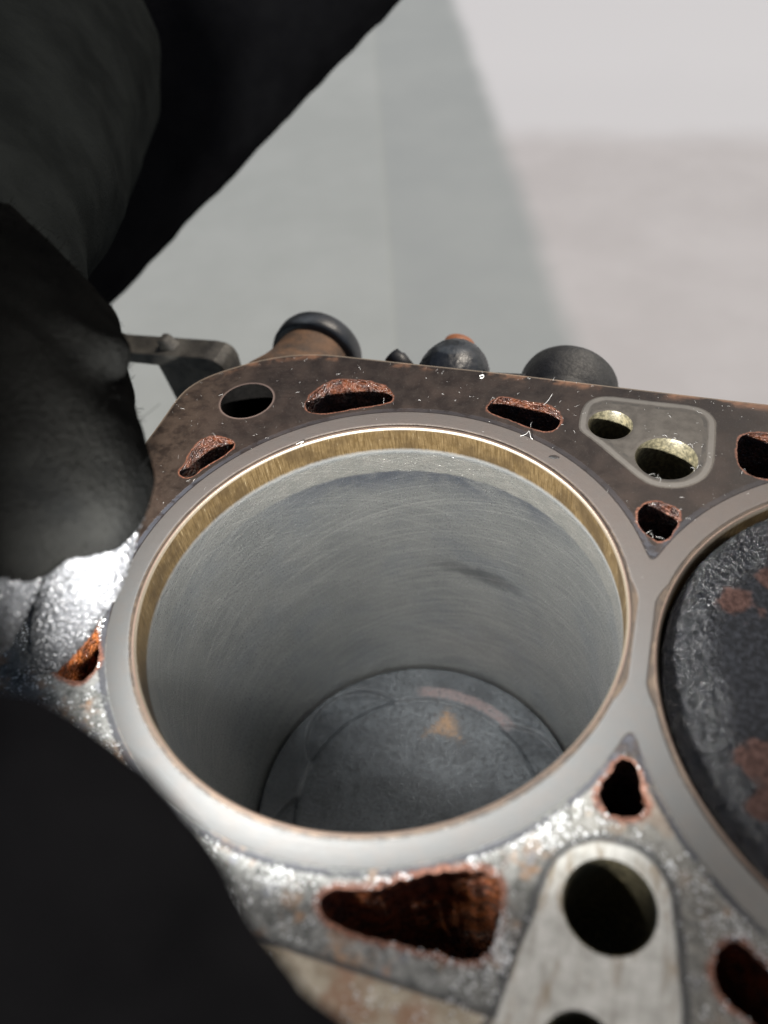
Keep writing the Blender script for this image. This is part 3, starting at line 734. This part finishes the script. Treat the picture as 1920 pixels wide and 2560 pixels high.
# ------------------------------------------------------------------ pistons
def polar_disc(rad, nr, nt, hfun, skirt):
    rr = np.linspace(0, rad, nr + 1)[1:]; a = np.linspace(0, 2 * math.pi, nt, endpoint=False)
    X = np.concatenate([[0], (rr[:, None] * np.cos(a)).ravel()]); Y = np.concatenate([[0], (rr[:, None] * np.sin(a)).ravel()])
    P = np.stack([X, Y], 1); Zc = hfun(P)
    V = np.stack([X, Y, Zc], 1); i = np.arange(nt)
    F = [np.stack([np.zeros(nt, int), 1 + i, 1 + (i + 1) % nt, 1 + (i + 1) % nt], 1)]
    for j in range(nr - 1):
        p = 1 + j * nt; F.append(np.stack([p + i, p + nt + i, p + nt + (i + 1) % nt, p + (i + 1) % nt], 1))
    tri = [tuple(t[:3]) for t in F[0]]; F = np.concatenate(F[1:])
    base = len(V); top = 1 + (nr - 1) * nt
    sk = np.stack([rad * np.cos(a), rad * np.sin(a), np.full(nt, -skirt)], 1)
    V = np.concatenate([V, sk])
    Fs = np.stack([top + i, base + i, base + (i + 1) % nt, top + (i + 1) % nt], 1)
    return V, P, tri + [tuple(f) for f in F] + [tuple(f) for f in Fs] + [tuple(range(base, base + nt))[::-1]]

def crown1(P):
    x, y = P[:, 0], P[:, 1]; r = np.hypot(x, y)
    zc = -0.9 * sstep(31.0, 30.0, r) - 1.6 * sstep(31.0, 6.0, r)
    for cx, cy, rad in ((-20.3, 14.5, 14.0), (20.0, 13.8, 14.2), (-20.0, -14.5, 14.0), (20.0, -14.5, 14.0)):
        d = np.hypot(x - cx, y - cy); m = sstep(rad + 0.12, rad - 0.12, d) * sstep(29.6, 31.2, r)
        dep = -1.7 + 0.05 * np.maximum(0, 33 - r)
        zc = np.where(m > 0, np.minimum(zc, zc * (1 - m) + np.minimum(zc, dep) * m), zc)
    zc += 0.10 * (fbm(np.stack([x, y, x * 0], 1), 1.4, 3) - 0.5)
    zc -= 0.5 * sstep(39.7, 40.0, r)
    return zc
PT = -88.8
p1 = empty('piston', (0, 0, PT - 45), 'grey carbon-stained piston down inside the open cylinder bore', 'piston')
Vp, Pp, Fp = polar_disc(40.0, 150, 420, crown1, 45)
Vp[:, 2] += PT
oc = part('piston_crown', Vp, Fp, M_P1, p1, label='grey crown with shallow dish, valve reliefs and a rust spot')
x, y = Pp[:, 0], Pp[:, 1]; r = np.hypot(x, y); th = np.degrees(np.arctan2(y, x))
cop = 0.62 * sstep(30.0, 31.6, r) * sstep(35.5, 33.5, r) * sstep(46, 62, th) * sstep(118, 100, th)
tri_ = np.array([(0.0, 29.6), (3.6, 27.0), (6.8, 20.2), (0.8, 20.9), (-4.5, 19.4), (-2.5, 24.5)])
rst = 0.8 * sstep(2.6, -3.0, dist_poly(Pp, tri_) * np.where(inside(Pp, tri_), -1, 1))
pad = len(Vp) - len(Pp)
add_attr(oc.data, 'copper', np.concatenate([cop, np.zeros(pad)])); add_attr(oc.data, 'rust', np.concatenate([rst, np.zeros(pad)]))

def crown2(P):
    x, y = P[:, 0], P[:, 1]; r = np.hypot(x, y); P3 = np.stack([x, y, x * 0], 1)
    g1 = fbm(P3, 0.55, 2); g2 = fbm(P3 + 50, 2.4, 2); big = fbm(P3 + 20, 11, 2)
    smooth_ = np.maximum(sstep(34.5, 31.0, r + (big - 0.5) * 10) * 0.9, rust2(P))
    zc = (0.75 * np.clip(g1 - 0.42, 0, 1) + 0.35 * (g2 - 0.5)) * (1 - 0.85 * smooth_)
    return zc * sstep(40.0, 39.4, r) - 0.35 * sstep(39.5, 40.0, r)
def rust2(P):
    x, y = P[:, 0] + PITCH, P[:, 1]; out_ = 0
    for cx, cy, ax_, ay_ in ((56.6, 12.2, 3.6, 4.2), (59.5, -15.8, 3.6, 4.6), (61.5, -20.5, 3.5, 3.0), (62, 18, 3, 3)):
        out_ = np.maximum(out_, sstep(1.30, 0.55, np.hypot((x - cx) / ax_, (y - cy) / ay_) + (fbm(np.stack([x, y, x * 0], 1) + 70, 3.2, 3) - 0.5) * 1.5))
    return out_
P2T = -2.0
p2 = empty('piston', (PITCH, 0, P2T - 45), 'black gritty carbon-caked piston raised to the deck at the right edge', 'piston')
Vp, Pp, Fp = polar_disc(39.9, 190, 760, crown2, 45)
Vp[:, 2] += P2T; Vp[:, 0] += PITCH
oc = part('piston_crown', Vp, Fp, M_P2, p2, label='black gritty crown with rusty brown patches')
r = np.hypot(Pp[:, 0], Pp[:, 1]); big = fbm(np.stack([Pp[:, 0], Pp[:, 1], r * 0], 1) + 20, 11, 2)
pad = len(Vp) - len(Pp)
add_attr(oc.data, 'rust', np.concatenate([rust2(Pp), np.zeros(pad)]))
add_attr(oc.data, 'oil', np.concatenate([sstep(34.5, 31.0, r + (big - 0.5) * 10), np.zeros(pad)]))

ng = 7000; ga = rng.uniform(math.radians(115), math.radians(245), ng); gr = 39.7 - 8.5 * rng.random(ng) ** 2.2
gx_, gy_ = gr * np.cos(ga), gr * np.sin(ga)
keep = (rust2(np.stack([gx_, gy_], 1)) < 0.3) & (vnoise(np.stack([gx_ * 0.35, gy_ * 0.35, gx_ * 0], 1)) > 0.22)
GRIT = np.stack([gx_[keep] + PITCH, gy_[keep], P2T + crown2(np.stack([gx_, gy_], 1)[keep]) + 0.04], 1)
# ------------------------------------------------------------------ crystals of dried coolant (nobody could count them)
def scatter(name, P, size, mat, squash=0.8):
    n = len(P); oct_ = np.array([(1, 0, 0), (-1, 0, 0), (0, 1, 0), (0, -1, 0), (0, 0, 1), (0, 0, -1)], float)
    tri = np.array([(0, 2, 4), (2, 1, 4), (1, 3, 4), (3, 0, 4), (2, 0, 5), (1, 2, 5), (3, 1, 5), (0, 3, 5)])
    q = rng.normal(size=(n, 4)); q /= np.linalg.norm(q, axis=1)[:, None]
    w, a, b, c = q.T
    Rm = np.stack([1 - 2 * (b * b + c * c), 2 * (a * b - c * w), 2 * (a * c + b * w), 2 * (a * b + c * w), 1 - 2 * (a * a + c * c), 2 * (b * c - a * w), 2 * (a * c - b * w), 2 * (b * c + a * w), 1 - 2 * (a * a + b * b)], 1).reshape(n, 3, 3)
    loc = oct_[None] * size[:, None, None] * rng.uniform(0.5, 1.4, (n, 6, 1))
    Vv = np.einsum('nij,nkj->nki', Rm, loc) + P[:, None, :]
    F = (tri[None] + 6 * np.arange(n)[:, None, None]).reshape(-1, 3)
    return part(name, Vv.reshape(-1, 3), F, mat, None, False)
gcr = G('white_coolant_crystal'); ncr = gcr.noise(0.6, 3)
M_CRYST = gcr.out(gcr.mix(gcr.map(ncr, 0.35, 0.65), (0.55, 0.56, 0.56), (0.80, 0.82, 0.83)), 0.30, 0.0, None, 0.5)
wgt = crust * (oline > 0.9) * (cool > 0.1) * (bolt > 0.5) * (s2 > 0.6) * (V[:, 0] < 66) * np.where(V[:, 1] < -54.0, 0.25, 1.0)
cl = fbm(np.stack([V[:, 0], V[:, 1], V[:, 0] * 0], 1) + 13, 5.0, 3)
wgt = wgt * np.clip(cl - 0.36, 0, 1) ** 1.3 * np.where(V[:, 0] > 36, 0.6, 1.0)
idx = rng.choice(len(V), 9000, p=wgt / wgt.sum())
sz = 0.05 + 0.22 * rng.random(9000) ** 3
Pc = np.stack([V[idx, 0] + rng.uniform(-.15, .15, 9000), V[idx, 1] + rng.uniform(-.15, .15, 9000), z[idx] + 0.3 * sz], 1)
o = scatter('coolant_crystals', Pc, sz, M_CRYST)
tag(o, 'white crystalline crust of dried coolant on the near half of the deck', 'crust', kind='stuff')

gg = G('glossy_black_carbon_grit'); ngt = gg.noise(0.9, 3)
M_GRIT = gg.out(gg.mix(gg.map(ngt, 0.4, 0.65), (0.004, 0.0045, 0.005), (0.020, 0.021, 0.024)), 0.10, 0.0, None, 0.8)
o = scatter('carbon_grit', GRIT, 0.05 + 0.16 * rng.random(len(GRIT)) ** 2, M_GRIT)
tag(o, 'glittering black carbon grit caked along the edge of the raised piston', 'grit', kind='stuff')

# ------------------------------------------------------------------ lint and crumbs
gl_ = G('white_lint'); M_LINT = gl_.out(gl_.mix(gl_.noise(0.5, 2), (0.36, 0.355, 0.34), (0.50, 0.49, 0.47)), 0.6, 0.0)
def fibre_path(p, length, ang, curl, steps=12, lift=0.12):
    pts = [np.array(p, float)]; a = ang
    for i in range(steps):
        a += rng.normal() * curl; s = length / steps
        q = pts[-1] + np.array([math.cos(a) * s, math.sin(a) * s, 0]); q[2] = p[2] + lift * math.sin(math.pi * (i + 1) / steps) * (0.5 + rng.random())
        pts.append(q)
    return np.array(pts)
def tube(pts, rad, ns=4, taper=False):
    pts = np.asarray(pts, float); V, F = [], []
    for i, p in enumerate(pts):
        t = Vector(pts[min(i + 1, len(pts) - 1)] - pts[max(i - 1, 0)]).normalized()
        u = t.cross(Vector((0.1, 0.2, 1))).normalized(); w = t.cross(u)
        for k in range(ns):
            a = 2 * math.pi * k / ns; V.append(tuple(Vector(p) + (u * math.cos(a) + w * math.sin(a)) * rad))
    for i in range(len(pts) - 1):
        for k in range(ns): F.append((i * ns + k, i * ns + (k + 1) % ns, (i + 1) * ns + (k + 1) % ns, (i + 1) * ns + k))
    F += [tuple(range(ns))[::-1], tuple(range((len(pts) - 1) * ns, len(pts) * ns))]
    return V, F
VV, FF = [], []
def accum(v, f):
    s = len(VV); VV.extend(v); FF.extend([tuple(i + s for i in q) for q in f])
wf = (1 - crust) * (cool > 0.3) * (bolt > 0.3) * (V[:, 0] < 64) * (V[:, 1] > 8) * (0.3 + (oline > 0.2)) * (0.15 + np.clip(cl - 0.4, 0, 1) * 4)
for i in rng.choice(len(V), 190, p=wf / wf.sum()):
    ln = 0.12 + 1.1 * rng.random() ** 4
    accum(*tube(fibre_path((V[i, 0], V[i, 1], z[i] + 0.05), ln, rng.uniform(0, 6.3), 0.35, 5, 0.05), 0.014 + 0.016 * rng.random(), 3))
for k, nf in (('A', 2), ('B', 3), ('C', 4), ('D', 1), ('L', 1)):          # fuzz clinging to the passage edges
    q = COOL[k]
    for i in rng.choice(len(q), nf):
        accum(*tube(fibre_path((q[i, 0], q[i, 1], 0.1), 0.6 + 1.1 * rng.random(), rng.uniform(0, 6.3), 0.4, 6, 0.5), 0.016, 3))
for k in range(8):
    a = rng.uniform(0, 6.3); accum(*tube(fibre_path((43.3 + 5.7 * math.cos(a), 40.6 + 5.7 * math.sin(a), 0.1), 1.2, a + 2, 0.4, 6, 0.4), 0.022, 3))
o = part('lint_dust', VV, FF, M_LINT, None, True)
tag(o, 'fine pale lint and dust specks scattered over the dark far deck', 'lint', kind='stuff')
def fibre(pts, rad, label, name='lint_fibre'):
    o = part(name, *tube(catmull(np.array(pts), 0.15, False), rad, 6), M_LINT, None, True)
    return tag(o, label, 'lint', 'loose lint fibres on the deck')
fibre([(16.2, 41.6, .12), (17.0, 42.0, .25), (17.4, 42.6, .3), (17.6, 43.1, .3), (17.9, 42.5, .3), (18.3, 41.4, .2), (18.8, 41.1, .12)], 0.05, 'white wavy lint fibre lying on the sealing ring at far right of bore')
fibre([(19.0, 51.1, .5), (19.8, 51.9, 1.2), (20.4, 53.2, 2.0)], 0.028, 'short upright hair on the rim of right rear water passage')
fibre([(4.2, 58.6, .1), (4.9, 58.9, .25), (5.2, 58.4, .25), (4.9, 57.9, .2), (4.4, 58.0, .1)], 0.13, 'small curled white crumb near the rear deck edge, below the dome-shaped boot')
fibre([(-26.9, 31.0, .12), (-26.2, 31.5, .3), (-25.6, 32.0, .25), (-25.9, 31.0, .3), (-25.2, 30.9, .2)], 0.05, 'pale kinked fibre stuck at the rim on the left of the open bore')
gk = G('black_crumb'); M_CRUMB = gk.out((0.012, 0.011, 0.011), 0.5, 0.0)
cv = []
for i in range(60):
    a = rng.uniform(0, 6.3); cv.append((23.3 + math.cos(a) * rng.random() * 1.0, 36.9 + math.sin(a) * rng.random() * 0.3, 0.08))
bmk = bmesh.new()
for c in cv: bmesh.ops.create_icosphere(bmk, subdivisions=1, radius=0.14 * MM, matrix=Matrix.Translation(Vector(c) * MM))
mek = bpy.data.meshes.new('carbon_crumb'); bmk.to_mesh(mek); bmk.free()
tag(link_obj('carbon_crumb', mek, M_CRUMB), 'tiny black carbon crumb on the sealing ring right of the wavy fibre', 'crumb')

# ------------------------------------------------------------------ person: gloved hand, sleeve, jacket
M_COAT = mat_glove_coat()
M_GLOVE = mat_cloth('dark_grey_glove_knit', (0.0028, 0.0029, 0.0029), (0.0058, 0.0058, 0.0054), 3.0, 0.8)
M_SLEEVE = mat_cloth('black_green_sleeve', (0.011, 0.0122, 0.0118), (0.019, 0.021, 0.020))
M_JACKET = mat_cloth('black_jacket', (0.0055, 0.0055, 0.0062), (0.009, 0.009, 0.0098))

def limb(name, chains, voxel, mat, parent, label=None, bumps=0.0, wrinkle=0.0):
    """chains of (point mm, radius mm): tapered tubes melted into one skin"""
    bm = bmesh.new()
    for ch in chains:
        for (p0, r0), (p1, r1) in zip(ch[:-1], ch[1:]):
            p0, p1 = Vector(p0), Vector(p1); m = max(2, int((p1 - p0).length / (0.35 * min(r0, r1))))
            for k in range(m + 1):
                t = k / m
                bmesh.ops.create_icosphere(bm, subdivisions=2, radius=(r0 + (r1 - r0) * t) * MM, matrix=Matrix.Translation(p0.lerp(p1, t) * MM))
    me = bpy.data.meshes.new(name + '_src'); bm.to_mesh(me); bm.free()
    o = bpy.data.objects.new(name + '_src', me); COL.objects.link(o)
    md = o.modifiers.new('r', 'REMESH'); md.mode = 'VOXEL'; md.voxel_size = voxel * MM
    sm = o.modifiers.new('s', 'SMOOTH'); sm.iterations = 12; sm.factor = 0.5
    dg = bpy.context.evaluated_depsgraph_get(); ev = o.evaluated_get(dg)
    m2 = bpy.data.meshes.new_from_object(ev, depsgraph=dg); m2.name = name
    bpy.data.objects.remove(o); bpy.data.meshes.remove(me)
    nv = len(m2.vertices); co = np.empty(nv * 3, np.float32); m2.vertices.foreach_get('co', co); co = co.reshape(-1, 3).astype(float) / MM
    nr = np.empty(nv * 3, np.float32); m2.vertices.foreach_get('normal', nr); nr = nr.reshape(-1, 3)
    d = np.zeros(nv)
    if bumps:
        cell = 0.95
        for i in range(nv):
            dd = noise.voronoi(Vector(co[i]) / cell)[0]
            d[i] = bumps * (max(0.0, 0.62 - dd[0]) / 0.62) ** 0.8
        d += (fbm(co, 4.0, 2) - 0.5) * 0.5
    if wrinkle:
        q_ = co * np.array([1.0, 0.45, 0.8]); rid = 1 - np.abs(2 * fbm(q_, wrinkle * 11, 2) - 1)
        d += (fbm(co, wrinkle * 9, 3) - 0.5) * wrinkle * 1.6 + (rid ** 3 - 0.5) * wrinkle * 0.7
    co = co + nr * d[:, None]
    m2.vertices.foreach_set('co', (co * MM).astype(np.float32).ravel()); m2.update()
    m2.materials.clear()
    ob = link_obj(name, m2, mat)
    if parent is not None: reparent(ob, parent)
    if label: ob['label'] = label
    return ob

person = empty('person', (-420, 60, FLOOR), 'person in black sleeve and dark work glove with silver-grey fingers on the block', 'person')
wrist = at(-200, 690, 134)
glove = limb('glove', [
    [(wrist, 27), (at(-70, 830, 122), 25), (at(50, 930, 116), 16.5), (at(135, 1010, 113), 12.0), (at(185, 1070, 111), 8.6)],
    [(at(80, 760, 118), 12), (at(190, 770, 114), 6.0), (at(228, 760, 113), 4.0)],
    [(at(-60, 830, 122), 23), (at(-60, 1000, 113), 18), (at(5, 1105, 110), 11.0)],
    [(at(60, 930, 116), 13.5), (at(210, 965, 114), 7.2), (at(236, 1035, 113), 6.4)],
    [(at(-60, 830, 122), 23), (at(-200, 1000, 114), 18), (at(-150, 1130, 112), 10.5)],
    [(wrist, 26), (at(-340, 950, 120), 16), (at(-370, 1150, 116), 11.5)],
], 0.9, M_GLOVE, person, label='dark grey knitted back of the work glove', wrinkle=1.3)
nvg = len(glove.data.vertices); cg = np.empty(nvg * 3, np.float32); glove.data.vertices.foreach_get('co', cg); cg = cg.reshape(-1, 3) / MM
ngv = np.empty(nvg * 3, np.float32); glove.data.vertices.foreach_get('normal', ngv); ngv = ngv.reshape(-1, 3)
VV, FF = [], []
for i in rng.choice(nvg, 1800):
    dv_ = ngv[i] + rng.normal(size=3) * 0.7; dv_ /= np.linalg.norm(dv_); ln = 0.5 + 2.4 * rng.random() ** 2.5; bend = rng.normal(size=3) * 0.25 * ln
    accum(*tube([cg[i], cg[i] + dv_ * ln * 0.5 + bend * 0.3, cg[i] + dv_ * ln + bend], 0.035, 3))
tag(part('glove_fuzz', VV, FF, M_GLOVE, glove), None, kind='stuff')
limb('finger_coating', [[(at(212, 1070, 112), 6.8), (at(184, 1225, 117), 5.9), (at(141, 1335, 123), 4.6), (at(104, 1420, 128.5), 2.6)]], 0.34, M_COAT, glove, 'bumpy silver-grey coated fingertip touching the deck', bumps=0.5)
limb('finger_coating', [[(at(18, 1120, 108), 7.0), (at(-8, 1265, 111), 5.2), (at(-34, 1365, 115), 4.2)]], 0.34, M_COAT, glove, 'bumpy silver-grey coated fingertip at the left edge', bumps=0.5)
limb('finger_coating', [[(at(-150, 1140, 110), 8.2), (at(-160, 1280, 113), 7.6), (at(-160, 1350, 117), 6.4)]], 0.8, M_COAT, glove, bumps=0.5)
limb('finger_coating', [[(at(-370, 1150, 115), 8.6), (at(-340, 1260, 118), 8.0), (at(-310, 1330, 121), 6.6)]], 0.8, M_COAT, glove, bumps=0.5)
limb('sleeve', [[(at(-195, 660, 134), 27.5), (at(-150, 500, 158), 31), (at(0, 260, 215), 38), (at(150, 0, 300), 46), (at(205, -110, 335), 50)]], 3.0, M_SLEEVE, person, 'dark green-black sleeve leading up from the glove', wrinkle=2.0)
tor1 = at(860, 0, 290); tor2 = at(240, 650, 290); dirn = (tor1 - tor2) / np.linalg.norm(tor1 - tor2); left = -CR[:, 0] * 0.72 + CR[:, 1] * 0.69
ax0 = tor1 + left * 52
limb('jacket', [[(ax0 + dirn * 110, 52), (ax0, 52), (ax0 - dirn * 190, 52)], [(ax0 - dirn * 190, 52), (np.array([-640, 40, FLOOR + 60]), 60)]], 6.0, M_JACKET, person, 'black jacket body behind the sleeve', wrinkle=1.2)

# ------------------------------------------------------------------ hand-held torch whose beam lights the near deck and the bore
LAMP = np.array([-7.0, -59.0, 34.5]); aim = np.array([8.0, 60.0, -2.0]) - LAMP; aim /= np.linalg.norm(aim)
torch = empty('flashlight', tuple(LAMP - aim * 60), 'black flashlight tucked under the dark sleeve at lower left, shining into the bore', 'flashlight')
hd = LAMP - aim * 2.0
part('head', *lathe([(-16, 7.0), (-15, 8.5), (-9, 9.0), (-3, 10.6), (1.6, 10.9), (2.0, 10.5), (2.0, 9.4), (0.2, 9.2)], tuple(hd), tuple(aim), 48), M_BLACKPL, torch)
part('barrel', *lathe([(-95, 6.0), (-94, 7.6), (-40, 7.8), (-18, 7.8), (-16, 7.2), (-14, 6.0)], tuple(hd), tuple(aim), 40), M_BLACKPL, torch)
gle = G('lit_torch_lens'); gle.out((0.8, 0.8, 0.8), 0.3); gle.b.inputs['Emission Color'].default_value = (0.93, 0.97, 1.0, 1); gle.b.inputs['Emission Strength'].default_value = 8.0
part('lens', *lathe([(0.0, 0.5), (0.0, 3.0), (0.3, 3.2), (0.5, 0.6)], tuple(hd), tuple(aim), 32), gle.m, torch)
ld = bpy.data.lights.new('torch_beam', 'SPOT'); ld.energy = 2.45; ld.spot_size = math.radians(118); ld.spot_blend = 1.0; ld.shadow_soft_size = 0.0025; ld.color = (1.0, 0.985, 0.955)
lo_ = bpy.data.objects.new('torch_beam', ld); COL.objects.link(lo_)
lo_.location = Vector(LAMP + aim * 1.0) * MM; lo_.rotation_euler = Vector(aim).to_track_quat('-Z', 'Y').to_euler()
reparent(lo_, torch)

person2 = empty('person', (0, -260, FLOOR), 'blurred black sleeve of a person reaching in at the lower left corner', 'person')
limb('sleeve', [[(at(390, 2115, 56), 6.0), (at(240, 2035, 55), 9.0), (at(60, 2080, 54), 14), (at(-250, 2400, 52), 22), (at(-700, 3100, 48), 34)],
                [(at(395, 2110, 56), 6.0), (at(470, 2260, 55), 6.4), (at(430, 2600, 52), 12), (at(100, 3000, 48), 26)],
                [(at(-60, 1600, 58), 4.6), (at(30, 1600, 58), 4.0), (at(95, 1700, 58), 5.6), (at(75, 1830, 57), 8.8), (at(40, 2080, 54), 12)]], 0.8, M_JACKET, person2, 'black fabric close to the camera', wrinkle=0.8)
limb('jacket', [[((40, -330, FLOOR + 150), 150), ((30, -330, 120), 150), ((30, -250, 360), 130)], [((30, -250, 360), 110), ((30, -190, 470), 90)], [((-40, -300, 300), 70), ((-150, -260, 120), 50), (at(-700, 3100, 48), 32)]], 9.0, M_JACKET, person2, 'unseen black jacket body added behind the camera to block sky light', wrinkle=5.0)  # unseen torso added to keep sky light out of the bore
